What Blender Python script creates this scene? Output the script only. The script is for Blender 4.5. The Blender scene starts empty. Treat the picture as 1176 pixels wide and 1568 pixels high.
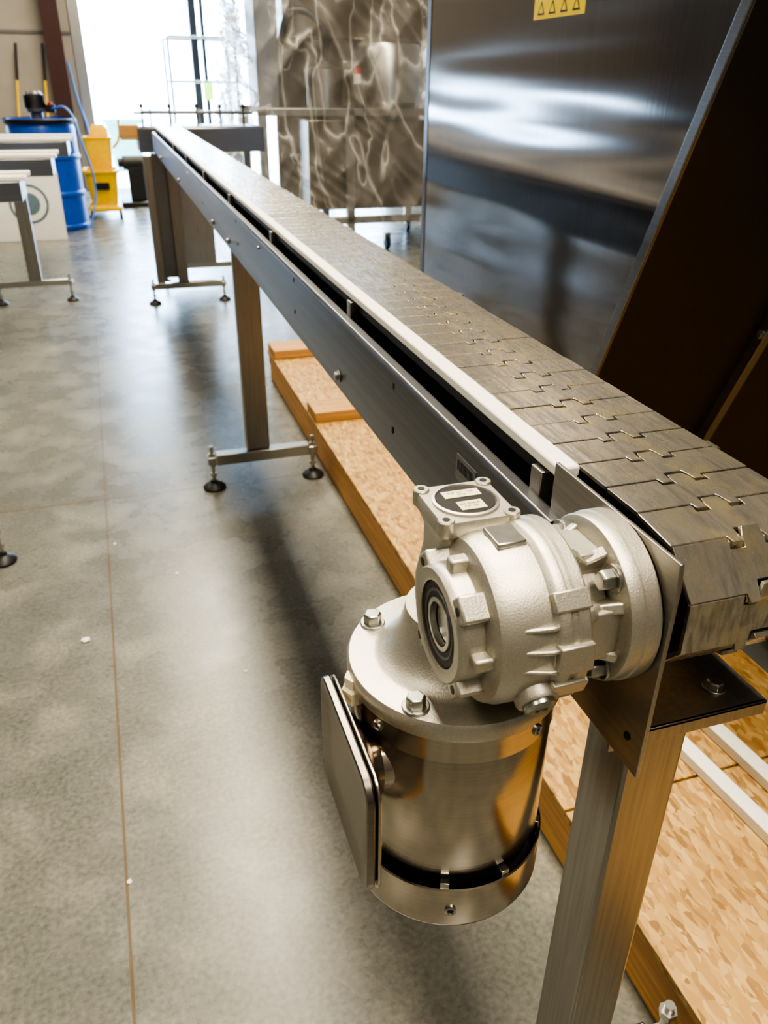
import bpy, bmesh, math, random
from mathutils import Vector, Matrix, noise
random.seed(7)
S=bpy.context.scene
COL=S.collection
# ------------------------------------------------------------------ materials
def new_mat(name):
    m=bpy.data.materials.new(name);m.use_nodes=True
    nt=m.node_tree;b=nt.nodes["Principled BSDF"]
    return m,nt,b
def N(nt,t,**k):
    n=nt.nodes.new(t)
    for a,v in k.items():
        if a in n.inputs: n.inputs[a].default_value=v
        else: setattr(n,a,v)
    return n
def L(nt,a,b): nt.links.new(a,b)
def ramp(nt,fac,stops):
    r=nt.nodes.new("ShaderNodeValToRGB");cr=r.color_ramp
    while len(cr.elements)<len(stops): cr.elements.new(.5)
    for e,(p,c) in zip(cr.elements,stops): e.position=p;e.color=(*c,1)
    L(nt,fac,r.inputs[0]);return r
def simple(name,col,rough=.5,metal=0,var=.12,scale=30,bump=0,emit=None,stretch=(1,1,1),spec=None,dist=.002):
    m,nt,b=new_mat(name)
    tc=N(nt,"ShaderNodeTexCoord");mp=N(nt,"ShaderNodeMapping");mp.inputs["Scale"].default_value=stretch
    L(nt,tc.outputs["Object"],mp.inputs[0])
    no=N(nt,"ShaderNodeTexNoise");no.inputs["Scale"].default_value=scale;no.inputs["Detail"].default_value=5
    L(nt,mp.outputs[0],no.inputs["Vector"])
    lo=[c*(1-var) for c in col];hi=[min(1,c*(1+var)) for c in col]
    r=ramp(nt,no.outputs["Fac"],[(.3,lo),(.7,hi)])
    L(nt,r.outputs[0],b.inputs["Base Color"])
    b.inputs["Roughness"].default_value=rough;b.inputs["Metallic"].default_value=metal
    if bump:
        bp=N(nt,"ShaderNodeBump");bp.inputs["Strength"].default_value=bump;bp.inputs["Distance"].default_value=dist
        L(nt,no.outputs["Fac"],bp.inputs["Height"]);L(nt,bp.outputs[0],b.inputs["Normal"])
    if emit: b.inputs["Emission Color"].default_value=(*col,1);b.inputs["Emission Strength"].default_value=emit
    return m
M={}
M['steel']=simple("stainless_steel",(.50,.49,.46),.28,1,.08,40,.1,stretch=(40,1,40))
M['steelz']=simple("stainless_brushed_vertical",(.38,.365,.34),.36,1,.12,8,.08,stretch=(30,30,1))
M['plate']=simple("brushed_end_plate",(.42,.40,.37),.34,1,.08,8,.06,stretch=(30,1,40))
M['frame']=simple("frame_stainless",(.28,.29,.31),.32,1,.08,6,.05,stretch=(1,.6,40))
M['polished']=simple("motor_stainless",(.48,.43,.37),.18,1,.06,20,.03,stretch=(1,1,30))
M['lid']=simple("conduit_lid_stainless",(.24,.22,.19),.28,1,.08,20,.03,stretch=(1,1,20))
M['cast']=simple("cast_aluminium",(.52,.50,.44),.42,.85,.10,900,.6,dist=.0003)
M['castd']=simple("machined_fastener_steel",(.5,.5,.47),.3,1,.1,200,.1,dist=.0003)
M['black']=simple("black_rubber",(.012,.012,.013),.45,0,.2)
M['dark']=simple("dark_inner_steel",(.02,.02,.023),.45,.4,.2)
M['rail']=simple("grey_painted_rail",(.12,.12,.12),.4,.5,.2)
M['white']=simple("white_uhmw_plastic",(.88,.87,.80),.45,0,.03)
M['lumber']=simple("pine_lumber",(.50,.27,.095),.6,0,.25,6,.2,stretch=(6,.6,30))
M['lumberx']=simple("pine_lumber_crossgrain",(.48,.27,.10),.6,0,.25,6,.2,stretch=(.6,8,30))
M['barrel']=simple("blue_barrel_plastic",(.01,.08,.42),.35,0,.1)
M['yellow']=simple("yellow_plastic",(.88,.52,.0),.35,0,.08)
M['wall']=simple("drywall_beige",(.34,.31,.265),.8,0,.06,4)
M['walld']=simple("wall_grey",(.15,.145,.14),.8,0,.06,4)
M['maroon']=simple("maroon_steel_column",(.05,.016,.014),.5,0,.1)
M['ceil']=simple("dark_ceiling",(.08,.08,.08),.8,0,.1)
M['ground']=simple("bright_gravel",(.8,.78,.75),.9,0,.08,3)
M['teal']=simple("teal_plastic",(.25,.5,.45),.5)
M['hivis']=simple("hi_vis_green",(.5,.8,.1),.6)
M['paper']=simple("label_paper",(.74,.68,.5),.5,0,.03)
M['red']=simple("red_paint",(.6,.03,.02),.5)
M['offwhite']=simple("sign_board_white",(.75,.75,.7),.6,0,.03)
M['logo']=simple("logo_teal",(.12,.18,.22),.6)
M['labely']=simple("warning_yellow",(.95,.72,.02),.5,0,.02)
M['blueblk']=simple("blue_hose",(.08,.2,.5),.4)
def floor_mat():
    m,nt,b=new_mat("sealed_concrete")
    tc=N(nt,"ShaderNodeTexCoord")
    n1=N(nt,"ShaderNodeTexNoise");n1.inputs["Scale"].default_value=1.3;n1.inputs["Detail"].default_value=4;n1.inputs["Roughness"].default_value=.5
    n2=N(nt,"ShaderNodeTexNoise");n2.inputs["Scale"].default_value=6;n2.inputs["Detail"].default_value=6;n2.inputs["Roughness"].default_value=.58;n2.inputs["Distortion"].default_value=.15
    n3=N(nt,"ShaderNodeTexNoise");n3.inputs["Scale"].default_value=110;n3.inputs["Detail"].default_value=4
    for n in(n1,n2,n3): L(nt,tc.outputs["Object"],n.inputs["Vector"])
    r1=ramp(nt,n1.outputs["Fac"],[(.3,(.122,.126,.113)),(.55,(.144,.144,.125)),(.72,(.178,.175,.148))])
    r2=ramp(nt,n2.outputs["Fac"],[(.28,(.90,.91,.92)),(.50,(1.0,1.0,1.0)),(.72,(1.50,1.46,1.36))])
    mx=N(nt,"ShaderNodeMix",data_type='RGBA',blend_type='MULTIPLY');mx.inputs["Factor"].default_value=1
    L(nt,r1.outputs[0],mx.inputs[6]);L(nt,r2.outputs[0],mx.inputs[7])
    r3=ramp(nt,n3.outputs["Fac"],[(.3,(.74,.74,.74)),(.7,(1.25,1.25,1.25))])
    mx2=N(nt,"ShaderNodeMix",data_type='RGBA',blend_type='MULTIPLY');mx2.inputs["Factor"].default_value=1
    L(nt,mx.outputs[2],mx2.inputs[6]);L(nt,r3.outputs[0],mx2.inputs[7])
    sp=N(nt,"ShaderNodeSeparateXYZ");L(nt,tc.outputs["Object"],sp.inputs[0])
    def math_(op,a,bv):
        q=N(nt,"ShaderNodeMath",operation=op)
        if hasattr(a,'is_linked'): L(nt,a,q.inputs[0])
        else:q.inputs[0].default_value=a
        if hasattr(bv,'is_linked'): L(nt,bv,q.inputs[1])
        else:q.inputs[1].default_value=bv
        return q.outputs[0]
    ya=math_('MULTIPLY',sp.outputs[1],.0125);xa=math_('ADD',sp.outputs[0],ya);xa=math_('ADD',xa,.118)
    wob=math_('MULTIPLY',n3.outputs["Fac"],.0028)
    da=math_('ABSOLUTE',xa,0);ja=math_('LESS_THAN',da,math_('ADD',wob,.0010))
    db=math_('ABSOLUTE',math_('SUBTRACT',sp.outputs[1],2.352),0);jb=math_('LESS_THAN',db,math_('ADD',wob,.0022))
    j=math_('MAXIMUM',ja,jb)
    mx3=N(nt,"ShaderNodeMix",data_type='RGBA');L(nt,j,mx3.inputs["Factor"]);L(nt,mx2.outputs[2],mx3.inputs[6]);mx3.inputs[7].default_value=(.11,.08,.045,1)
    L(nt,mx3.outputs[2],b.inputs["Base Color"])
    rr=ramp(nt,n2.outputs["Fac"],[(.3,(.22,)*3),(.7,(.34,)*3)]);L(nt,rr.outputs[0],b.inputs["Roughness"])
    bp=N(nt,"ShaderNodeBump");bp.inputs["Strength"].default_value=.08;bp.inputs["Distance"].default_value=.003
    L(nt,n2.outputs["Fac"],bp.inputs["Height"]);L(nt,bp.outputs[0],b.inputs["Normal"])
    return m
M['floor']=floor_mat()
def osb_mat():
    m,nt,b=new_mat("osb_board")
    tc=N(nt,"ShaderNodeTexCoord")
    prev=None
    for i,(rz,sc) in enumerate(((.3,(120,34,120)),(1.9,(100,32,100)),(1.1,(140,42,140)),(2.6,(110,42,110)))):
        mp=N(nt,"ShaderNodeMapping");mp.inputs["Rotation"].default_value=(0,0,rz);mp.inputs["Scale"].default_value=sc
        nz=N(nt,"ShaderNodeTexNoise");nz.inputs["Scale"].default_value=35
        L(nt,tc.outputs["Object"],nz.inputs["Vector"])
        vm=N(nt,"ShaderNodeVectorMath",operation='MULTIPLY_ADD');L(nt,nz.outputs["Color"],vm.inputs[0]);vm.inputs[1].default_value=(.010,.010,.010);L(nt,tc.outputs["Object"],vm.inputs[2])
        L(nt,vm.outputs[0],mp.inputs[0])
        v=N(nt,"ShaderNodeTexVoronoi");v.inputs["Scale"].default_value=1;L(nt,mp.outputs[0],v.inputs["Vector"])
        sx=N(nt,"ShaderNodeSeparateColor");L(nt,v.outputs["Color"],sx.inputs[0])
        r=ramp(nt,sx.outputs[0],[(.0,(.24,.13,.042)),(.3,(.38,.22,.072)),(.7,(.45,.28,.10)),(1,(.54,.37,.16))])
        if prev is None: prev=r.outputs[0];
        else:
            mx=N(nt,"ShaderNodeMix",data_type='RGBA')
            g=N(nt,"ShaderNodeMath",operation='GREATER_THAN');L(nt,sx.outputs[1],g.inputs[0]);g.inputs[1].default_value=.6
            L(nt,g.outputs[0],mx.inputs["Factor"]);L(nt,prev,mx.inputs[6]);L(nt,r.outputs[0],mx.inputs[7]);prev=mx.outputs[2]
    L(nt,prev,b.inputs["Base Color"]);b.inputs["Roughness"].default_value=.55
    return m
M['osb']=osb_mat()
def chain_mat():
    m,nt,b=new_mat("worn_chain_plate")
    tc=N(nt,"ShaderNodeTexCoord")
    a=N(nt,"ShaderNodeMapping");a.inputs["Scale"].default_value=(230,26,60);L(nt,tc.outputs["Object"],a.inputs[0])
    n1=N(nt,"ShaderNodeTexNoise");n1.inputs["Scale"].default_value=1;n1.inputs["Detail"].default_value=4;L(nt,a.outputs[0],n1.inputs["Vector"])
    n2=N(nt,"ShaderNodeTexNoise");n2.inputs["Scale"].default_value=42;n2.inputs["Detail"].default_value=4;n2.inputs["Distortion"].default_value=.4;L(nt,tc.outputs["Object"],n2.inputs["Vector"])
    r1=ramp(nt,n1.outputs["Fac"],[(.30,(.27,.255,.225)),(.48,(.41,.39,.35)),(.70,(.62,.585,.51))])
    r2=ramp(nt,n2.outputs["Fac"],[(.46,(0,0,0)),(.62,(1,1,1))])
    sp=N(nt,"ShaderNodeSeparateXYZ");L(nt,tc.outputs["Object"],sp.inputs[0])
    q=N(nt,"ShaderNodeMath",operation='SUBTRACT');L(nt,sp.outputs[0],q.inputs[0]);q.inputs[1].default_value=.3565
    q2=N(nt,"ShaderNodeMath",operation='ABSOLUTE');L(nt,q.outputs[0],q2.inputs[0])
    mr=N(nt,"ShaderNodeMapRange");L(nt,q2.outputs[0],mr.inputs[0]);mr.inputs[1].default_value=.018;mr.inputs[2].default_value=.034;mr.inputs[3].default_value=.65;mr.inputs[4].default_value=.28
    ml=N(nt,"ShaderNodeMath",operation='MULTIPLY');L(nt,r2.outputs[0],ml.inputs[0]);L(nt,mr.outputs[0],ml.inputs[1])
    mx=N(nt,"ShaderNodeMix",data_type='RGBA');L(nt,ml.outputs[0],mx.inputs["Factor"]);L(nt,r1.outputs[0],mx.inputs[6]);mx.inputs[7].default_value=(.60,.52,.35,1)
    L(nt,mx.outputs[2],b.inputs["Base Color"]);b.inputs["Metallic"].default_value=.85
    rr=ramp(nt,n1.outputs["Fac"],[(.3,(.33,)*3),(.7,(.22,)*3)]);L(nt,rr.outputs[0],b.inputs["Roughness"])
    bp=N(nt,"ShaderNodeBump");bp.inputs["Strength"].default_value=.12;bp.inputs["Distance"].default_value=.0003
    L(nt,n1.outputs["Fac"],bp.inputs["Height"]);L(nt,bp.outputs[0],b.inputs["Normal"])
    return m
M['chain']=chain_mat()
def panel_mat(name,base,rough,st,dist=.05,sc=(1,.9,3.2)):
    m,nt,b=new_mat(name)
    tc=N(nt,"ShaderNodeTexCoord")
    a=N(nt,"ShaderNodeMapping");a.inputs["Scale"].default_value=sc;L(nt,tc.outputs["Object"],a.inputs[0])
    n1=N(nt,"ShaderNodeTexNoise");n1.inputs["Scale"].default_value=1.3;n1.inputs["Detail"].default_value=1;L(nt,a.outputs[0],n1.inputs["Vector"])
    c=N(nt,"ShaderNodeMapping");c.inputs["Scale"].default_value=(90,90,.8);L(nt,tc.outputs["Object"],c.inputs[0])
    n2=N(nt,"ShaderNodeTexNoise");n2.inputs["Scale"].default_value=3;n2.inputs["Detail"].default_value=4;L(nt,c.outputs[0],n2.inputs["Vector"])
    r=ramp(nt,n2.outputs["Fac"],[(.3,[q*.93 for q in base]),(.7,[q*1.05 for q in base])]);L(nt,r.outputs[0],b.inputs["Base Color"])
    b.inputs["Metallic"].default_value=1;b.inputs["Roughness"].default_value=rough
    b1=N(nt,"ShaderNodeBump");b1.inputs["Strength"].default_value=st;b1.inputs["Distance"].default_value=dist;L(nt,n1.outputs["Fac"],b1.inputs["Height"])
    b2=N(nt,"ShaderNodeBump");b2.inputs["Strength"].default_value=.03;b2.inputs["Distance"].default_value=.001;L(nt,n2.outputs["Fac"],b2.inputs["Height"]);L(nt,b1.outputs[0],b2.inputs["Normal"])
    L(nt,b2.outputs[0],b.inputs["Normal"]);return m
M['panel']=panel_mat("brushed_sheet_panel",(.31,.30,.305),.12,.34,.03,(1,.6,6.0))
M['panelb']=panel_mat("brushed_sheet_slope_shaded",(.075,.070,.070),.32,.2)  # same sheet metal, colour darkened for the shade on the overhanging front
M['cab']=panel_mat("brushed_cabinet",(.27,.23,.185),.3,.2)
def film_mat():
    m,nt,b=new_mat("plastic_film")
    tc=N(nt,"ShaderNodeTexCoord")
    def nz(rot,sc,scale,detail,dis):
        mp=N(nt,"ShaderNodeMapping");mp.inputs["Rotation"].default_value=rot;mp.inputs["Scale"].default_value=sc;L(nt,tc.outputs["Object"],mp.inputs[0])
        n=N(nt,"ShaderNodeTexNoise");n.inputs["Scale"].default_value=scale;n.inputs["Detail"].default_value=detail;n.inputs["Distortion"].default_value=dis;L(nt,mp.outputs[0],n.inputs["Vector"])
        a=N(nt,"ShaderNodeMath",operation='SUBTRACT');L(nt,n.outputs["Fac"],a.inputs[0]);a.inputs[1].default_value=.5
        a2=N(nt,"ShaderNodeMath",operation='ABSOLUTE');L(nt,a.outputs[0],a2.inputs[0]);return a2.outputs[0]
    w1=nz((0,.35,0),(2.0,2.0,.42),2.0,.6,.25);w2=nz((0,-.6,0),(2.0,2.0,.5),2.4,.6,.25)
    mn=N(nt,"ShaderNodeMath",operation='MINIMUM');L(nt,w1,mn.inputs[0]);L(nt,w2,mn.inputs[1])
    bp=N(nt,"ShaderNodeBump");bp.inputs["Strength"].default_value=.8;bp.inputs["Distance"].default_value=.13;L(nt,mn.outputs[0],bp.inputs["Height"])
    b.inputs["Base Color"].default_value=(.72,.71,.68,1);b.inputs["Roughness"].default_value=.14
    L(nt,bp.outputs[0],b.inputs["Normal"])
    lw=N(nt,"ShaderNodeLayerWeight");lw.inputs["Blend"].default_value=.4;L(nt,bp.outputs[0],lw.inputs["Normal"])
    r=ramp(nt,lw.outputs["Facing"],[(0,(.13,)*3),(.4,(.22,)*3),(1,(.80,)*3)])
    r2=ramp(nt,mn.outputs[0],[(0,(.38,)*3),(.010,(.12,)*3),(.03,(0,)*3)])
    ad=N(nt,"ShaderNodeMath",operation='ADD',use_clamp=True);L(nt,r.outputs[0],ad.inputs[0]);L(nt,r2.outputs[0],ad.inputs[1])
    L(nt,ad.outputs[0],b.inputs["Alpha"]);return m
M['film']=film_mat()
# ------------------------------------------------------------------ geometry helpers
def empty(name,loc=(0,0,0),parent=None):
    e=bpy.data.objects.new(name,None);COL.objects.link(e);e.location=loc;e.empty_display_size=.05
    if parent:e.parent=parent
    return e
def obj(name,bm,mat,parent=None,smooth=False,bevel=0,seg=2):
    bmesh.ops.recalc_face_normals(bm,faces=bm.faces)
    me=bpy.data.meshes.new(name);bm.to_mesh(me);bm.free()
    o=bpy.data.objects.new(name,me);COL.objects.link(o)
    if mat: me.materials.append(M[mat] if isinstance(mat,str) else mat)
    if parent:o.parent=parent
    if smooth:
        for p in me.polygons:p.use_smooth=True
        me.set_sharp_from_angle(angle=math.radians(35))
    if bevel:
        md=o.modifiers.new("bevel",'BEVEL');md.width=bevel;md.segments=seg;md.limit_method='ANGLE';md.angle_limit=math.radians(30)
        for p in me.polygons:p.use_smooth=True
        me.set_sharp_from_angle(angle=math.radians(35))
    return o
def addbox(bm,x0,x1,y0,y1,z0,z1,mtx=None):
    vs=[bm.verts.new((x,y,z)) for x in(x0,x1) for y in(y0,y1) for z in(z0,z1)]
    for f in((0,1,3,2),(4,6,7,5),(0,4,5,1),(2,3,7,6),(0,2,6,4),(1,5,7,3)): bm.faces.new([vs[i] for i in f])
    if mtx: bmesh.ops.transform(bm,matrix=mtx,verts=vs)
    return vs
def box(name,x0,x1,y0,y1,z0,z1,mat,parent=None,bevel=.001):
    bm=bmesh.new();addbox(bm,x0,x1,y0,y1,z0,z1);return obj(name,bm,mat,parent,bevel=bevel)
AX={'Z':Matrix.Identity(4),'X':Matrix.Rotation(math.pi/2,4,'Y'),'Y':Matrix.Rotation(-math.pi/2,4,'X')}
def addlathe(bm,prof,axis='Z',loc=(0,0,0),seg=48,mtx=None,rot=0):
    T=Matrix.Translation(loc)@(mtx if mtx else AX[axis])
    rings=[];allv=[]
    for r,h in prof:
        if r<1e-6:
            v=bm.verts.new(T@Vector((0,0,h)));rings.append([v]);allv.append(v)
        else:
            R=[bm.verts.new(T@Vector((r*math.cos(2*math.pi*i/seg+rot),r*math.sin(2*math.pi*i/seg+rot),h))) for i in range(seg)]
            rings.append(R);allv+=R
    for a,b in zip(rings,rings[1:]):
        for i in range(seg):
            j=(i+1)%seg
            if len(a)==1 and len(b)==1: continue
            if len(a)==1: bm.faces.new((a[0],b[i],b[j]))
            elif len(b)==1: bm.faces.new((a[i],a[j],b[0]))
            else: bm.faces.new((a[i],a[j],b[j],b[i]))
    return allv
def lathe(name,prof,mat,parent=None,axis='Z',loc=(0,0,0),seg=48,smooth=True,bevel=0,rot=0,mtx=None):
    bm=bmesh.new();addlathe(bm,prof,axis,loc,seg,mtx,rot);return obj(name,bm,mat,parent,smooth=smooth,bevel=bevel)
def cyl(name,r,h0,h1,mat,parent=None,axis='Z',loc=(0,0,0),seg=32,bevel=0,rot=0):
    return lathe(name,[(0,h0),(r,h0),(r,h1),(0,h1)],mat,parent,axis,loc,seg,True,bevel,rot)
def addprism(bm,poly,a0,a1,axis='X'):
    def P(p,a):
        return {'X':(a,p[0],p[1]),'Y':(p[0],a,p[1]),'Z':(p[0],p[1],a)}[axis]
    A=[bm.verts.new(P(p,a0)) for p in poly];B=[bm.verts.new(P(p,a1)) for p in poly]
    bm.faces.new(A);bm.faces.new(B[::-1]);n=len(poly)
    for i in range(n): bm.faces.new((A[i],B[i],B[(i+1)%n],A[(i+1)%n]))
    return A+B
def prism(name,poly,a0,a1,mat,parent=None,axis='X',bevel=0):
    bm=bmesh.new();addprism(bm,poly,a0,a1,axis);return obj(name,bm,mat,parent,bevel=bevel)
def tube(name,pts,r,mat,parent=None,smooth=True):
    cu=bpy.data.curves.new(name,'CURVE');cu.dimensions='3D';sp=cu.splines.new('POLY' if not smooth else 'BEZIER')
    if smooth:
        sp.bezier_points.add(len(pts)-1)
        for b,p in zip(sp.bezier_points,pts): b.co=p;b.handle_left_type=b.handle_right_type='AUTO'
    else:
        sp.points.add(len(pts)-1)
        for b,p in zip(sp.points,pts): b.co=(*p,1)
    cu.bevel_depth=r;cu.bevel_resolution=4;cu.use_fill_caps=True
    o=bpy.data.objects.new(name,cu);COL.objects.link(o);cu.materials.append(M[mat])
    if parent:o.parent=parent
    return o
def addbolt(bm,loc,axis='Z',r=.006,h=.005,sgn=1,rot=.2):
    T=AX[axis] if sgn>0 else AX[axis]@Matrix.Rotation(math.pi,4,'X')
    addlathe(bm,[(0,0),(r*1.35,0),(r*1.35,h*.22),(0,h*.22)],loc=loc,seg=20,mtx=T)
    addlathe(bm,[(0,h*.2),(r,h*.2),(r*1.0,h*.95),(r*.85,h*1.1),(0,h*1.1)],loc=loc,seg=6,mtx=T,rot=rot)
def bolts(name,lst,mat,parent,**k):
    bm=bmesh.new()
    for l in lst: addbolt(bm,l,**k)
    return obj(name,bm,mat,parent,bevel=.0004)
def text(name,body,size,loc,mtx3,mat,parent,extrude=.0002):
    cu=bpy.data.curves.new(name,'FONT');cu.body=body;cu.size=size;cu.extrude=extrude;cu.align_x='CENTER';cu.align_y='CENTER'
    o=bpy.data.objects.new(name,cu);COL.objects.link(o);cu.materials.append(M[mat]);o.matrix_local=Matrix.Translation(loc)@mtx3.to_4x4()
    o.parent=parent;return o
def rrect(cx,cy,hx,hy,r,n=5):
    pts=[]
    for qx,qy,a0 in((1,1,0),(-1,1,90),(-1,-1,180),(1,-1,270)):
        for i in range(n+1):
            a=math.radians(a0+90*i/n);pts.append((cx+qx*(hx-r)+r*math.cos(a),cy+qy*(hy-r)+r*math.sin(a)))
    return pts
def loft(name,lv,mat,parent,smooth=True):
    bm=bmesh.new();rings=[[bm.verts.new((x,y,z)) for x,y in rrect(cx,cy,a,b,r)] for cx,cy,a,b,r,z in lv]
    for A,B in zip(rings,rings[1:]):
        for i in range(len(A)): j=(i+1)%len(A);bm.faces.new((A[i],A[j],B[j],B[i]))
    bm.faces.new(rings[0][::-1]);bm.faces.new(rings[-1]);return obj(name,bm,mat,parent,smooth=smooth)
# ------------------------------------------------------------------ room
YB=11.0
bm=bmesh.new();addbox(bm,-6,5.5,-3,YB,-.1,0);obj("floor",bm,'floor')
bm=bmesh.new();addbox(bm,-40,40,YB,60,-.12,-.02);obj("ground_outside",bm,'ground')
DX0,DX1,DH=-.06,3.6,3.4
WX0,WX1,WZ0,WZ1=-5.7,-2.0,.86,1.06  # slot added out of view so the hopper panel reflects a bright streak
bm=bmesh.new()
addbox(bm,-6,WX0,YB,YB+.15,0,5);addbox(bm,WX1,DX0-.12,YB,YB+.15,0,5);addbox(bm,WX0,WX1,YB,YB+.15,0,WZ0);addbox(bm,WX0,WX1,YB,YB+.15,WZ1,5)
obj("wall_back_west",bm,'wall')
bm=bmesh.new();addbox(bm,WX0,WX1,YB-.02,YB+.16,WZ0-.04,WZ0);addbox(bm,WX0,WX1,YB-.02,YB+.16,WZ1,WZ1+.04)
for x in(WX0,-3.85,WX1): addbox(bm,x-.02,x+.02,YB-.02,YB+.16,WZ0,WZ1)
obj("reflection_slot_frame",bm,'steel')  # frame of the added slot that feeds the panel reflection
box("wall_back_east",DX1,5.5,YB,YB+.15,0,5,'wall',bevel=0)
box("wall_back_header",DX0-.12,DX1,YB,YB+.15,DH,5,'wall',bevel=0)
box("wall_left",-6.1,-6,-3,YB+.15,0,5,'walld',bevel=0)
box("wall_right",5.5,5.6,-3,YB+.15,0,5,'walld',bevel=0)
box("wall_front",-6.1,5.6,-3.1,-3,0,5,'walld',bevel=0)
box("ceiling",-6.1,5.6,-3.1,YB+.15,5,5.1,'ceil',bevel=0)
box("trim_1",DX0-.12,DX0,YB-.03,YB+.16,0,DH,'steel',bevel=.003)
box("trim_2",-2.0,-.19,YB-.012,YB,1.62,1.65,'walld',bevel=0)
c=empty("steel_column",(0,0,0))
bm=bmesh.new();addbox(bm,-.46,-.28,YB-.30,YB-.285,0,5);addbox(bm,-.46,-.28,YB-.115,YB-.10,0,5);addbox(bm,-.376,-.364,YB-.285,YB-.115,0,5);obj("i_section",bm,'maroon',c)
k=0
for lx,en,ys,wd in ((.62,150,(-1.2,1.8,4.8,8.2),.9),(-3.3,75,(-.5,4.0,8.4),.5)):
    for ly in ys:
        f=empty("ceiling_light") if k==0 else empty("ceiling_light.%03d"%k)
        k+=1
        box("housing",lx-wd/2-.02,lx+wd/2+.02,ly-1.15,ly+1.15,4.90,5.0,'steel',f,.004)
        la=bpy.data.lights.new("led_panel",'AREA');la.shape='RECTANGLE';la.size=wd;la.size_y=2.2;la.energy=en;la.color=(1,.87,.67)
        lo=bpy.data.objects.new("led_panel",la);COL.objects.link(lo);lo.location=(lx,ly,4.885);lo.parent=f
# ------------------------------------------------------------------ conveyor
conv=empty("belt_conveyor")
PIV=Vector((0,.36,.86))
bed=empty("conveyor_bed",PIV,conv);bed.rotation_euler=(math.atan(.0067),0,0)
def bedfix(o):
    o.location=o.location-PIV;return o
BX=.3565;HW=.0590;PITCH=.0381;R=.0505;CY,CZ=.36,.857
YE=5.0
def path(s):
    s0=YE-CY
    if s<s0: return (YE-s, CZ+R)
    s-=s0;a=math.pi*R
    if s<a:
        t=s/R;return (CY-R*math.sin(t),CZ+R*math.cos(t))
    s-=a
    return (CY+s,CZ-R)
bm=bmesh.new();TH=.0035
g=.0009;p2=PITCH/2
def outline():
    f=-p2+g;r=p2-g;d=.0075
    pts=[(-HW,r),(-.0190,r),(-.0190,r-d),(-.0080,r-d),(-.0080,r),(-.0062,r+.0062),(.0062,r+.0062),(.0080,r),(.0080,r-d),(.0190,r-d),(.0190,r),(HW,r),
         (HW,f),(.0178,f),(.0170,f-.0060),(.0096,f-.0060),(.0088,f),(.0076,f+.0075),(-.0076,f+.0075),(-.0088,f),(-.0096,f-.0060),(-.0170,f-.0060),(-.0178,f),(-HW,f)]
    return pts
OUT=outline()
tot=(YE-CY)+math.pi*R+(YE-CY)
n=int(tot/PITCH)
for i in range(n):
    a=path(i*PITCH+.012);b=path((i+1)*PITCH+.012)
    c0=Vector((BX,(a[0]+b[0])/2,(a[1]+b[1])/2));d=Vector((0,a[0]-b[0],a[1]-b[1])).normalized()
    up=Vector((1,0,0)).cross(d)
    mt=Matrix((( 1,d.x,up.x,c0.x),(0,d.y,up.y,c0.y),(0,d.z,up.z,c0.z),(0,0,0,1)))
    vs=addprism(bm,OUT,-TH,0,'Z')
    mt=mt@Matrix.Translation((random.uniform(-.0004,.0004),0,random.uniform(-.0002,.0002)))@Matrix.Rotation(random.uniform(-.004,.004),4,'Y')@Matrix.Rotation(random.uniform(-.006,.006),4,'X')
    bmesh.ops.transform(bm,matrix=mt,verts=vs)
    vs=addlathe(bm,[(0,-.0180),(.0042,-.0180),(.0042,.0180),(0,.0180)],'X',(0,-p2,-.0056),10)
    bmesh.ops.transform(bm,matrix=mt,verts=vs)
o=bedfix(obj("chain_belt",bm,'chain',bed))
md=o.modifiers.new("b",'BEVEL');md.width=.0004;md.segments=1;md.limit_method='ANGLE'
bedfix(box("chain_seam_shade",.300,.413,CY+.03,YE,.8965,.9015,'dark',bed,0))  # dark sheet added under the links, stands in for shade in the seams
bedfix(box("wear_strip_left",.2790,.2962,.448,YE,.9000,.9095,'white',bed,.002))
bedfix(box("wear_strip_left_carrier",.2855,.2935,.46,YE,.886,.8998,'dark',bed,.0005))
bedfix(box("wear_strip_right",.4165,.4205,.452,YE,.892,.899,'white',bed,.001))
for sx,nm in((1,"side_frame_left"),(-1,"side_frame_right")):
    bm=bmesh.new();ox=.262 if sx>0 else .449
    prof=[(0,.778),(0,.874),(.003,.8785),(.014,.8785),(.014,.8765),(.004,.8765),(.0022,.873),(.0022,.780),(.016,.780),(.016,.778)]
    addprism(bm,[(ox+sx*x,z) for x,z in prof],.43,YE+.03,'Y')
    o=bedfix(obj(nm,bm,'frame',bed,bevel=.0008))
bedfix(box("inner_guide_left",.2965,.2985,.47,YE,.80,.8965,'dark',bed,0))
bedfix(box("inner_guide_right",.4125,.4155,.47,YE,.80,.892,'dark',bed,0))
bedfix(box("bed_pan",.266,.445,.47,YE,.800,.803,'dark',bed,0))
bm=bmesh.new()
for y in (.475,1.0,1.55,2.1,2.65,3.2,3.75,4.3,4.8):
    for sx,o0 in((1,.2755),(-1,.4355)):
        xs=sorted((o0,o0+sx*.012));addbox(bm,xs[0],xs[1],y-.008,y+.008,.870,.898)
        xs=sorted((o0-sx*.010,o0));addbox(bm,xs[0],xs[1],y-.010,y+.010,.84,.878)
bedfix(obj("strip_standoffs",bm,'steelz',bed,bevel=.001))
bm=bmesh.new()
for y in (1.0,2.05,2.35,3.4,4.4):
    addbolt(bm,(.2615,y,.797),'X',.0065,.006,-1)
for y in (1.6,3.0): addbolt(bm,(.2615,y,.86),'X',.003,.003,-1)
bedfix(obj("frame_bolts",bm,'castd',bed,bevel=.0003))
bm=bmesh.new()
for y,z in((.77,.862),(.77,.811),(1.28,.866),(1.28,.815),(1.9,.866),(1.9,.815),(2.6,.866),(2.6,.815)):
    addbox(bm,.2612,.2622,y-.002,y+.002,z-.0035,z+.0035)
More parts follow.
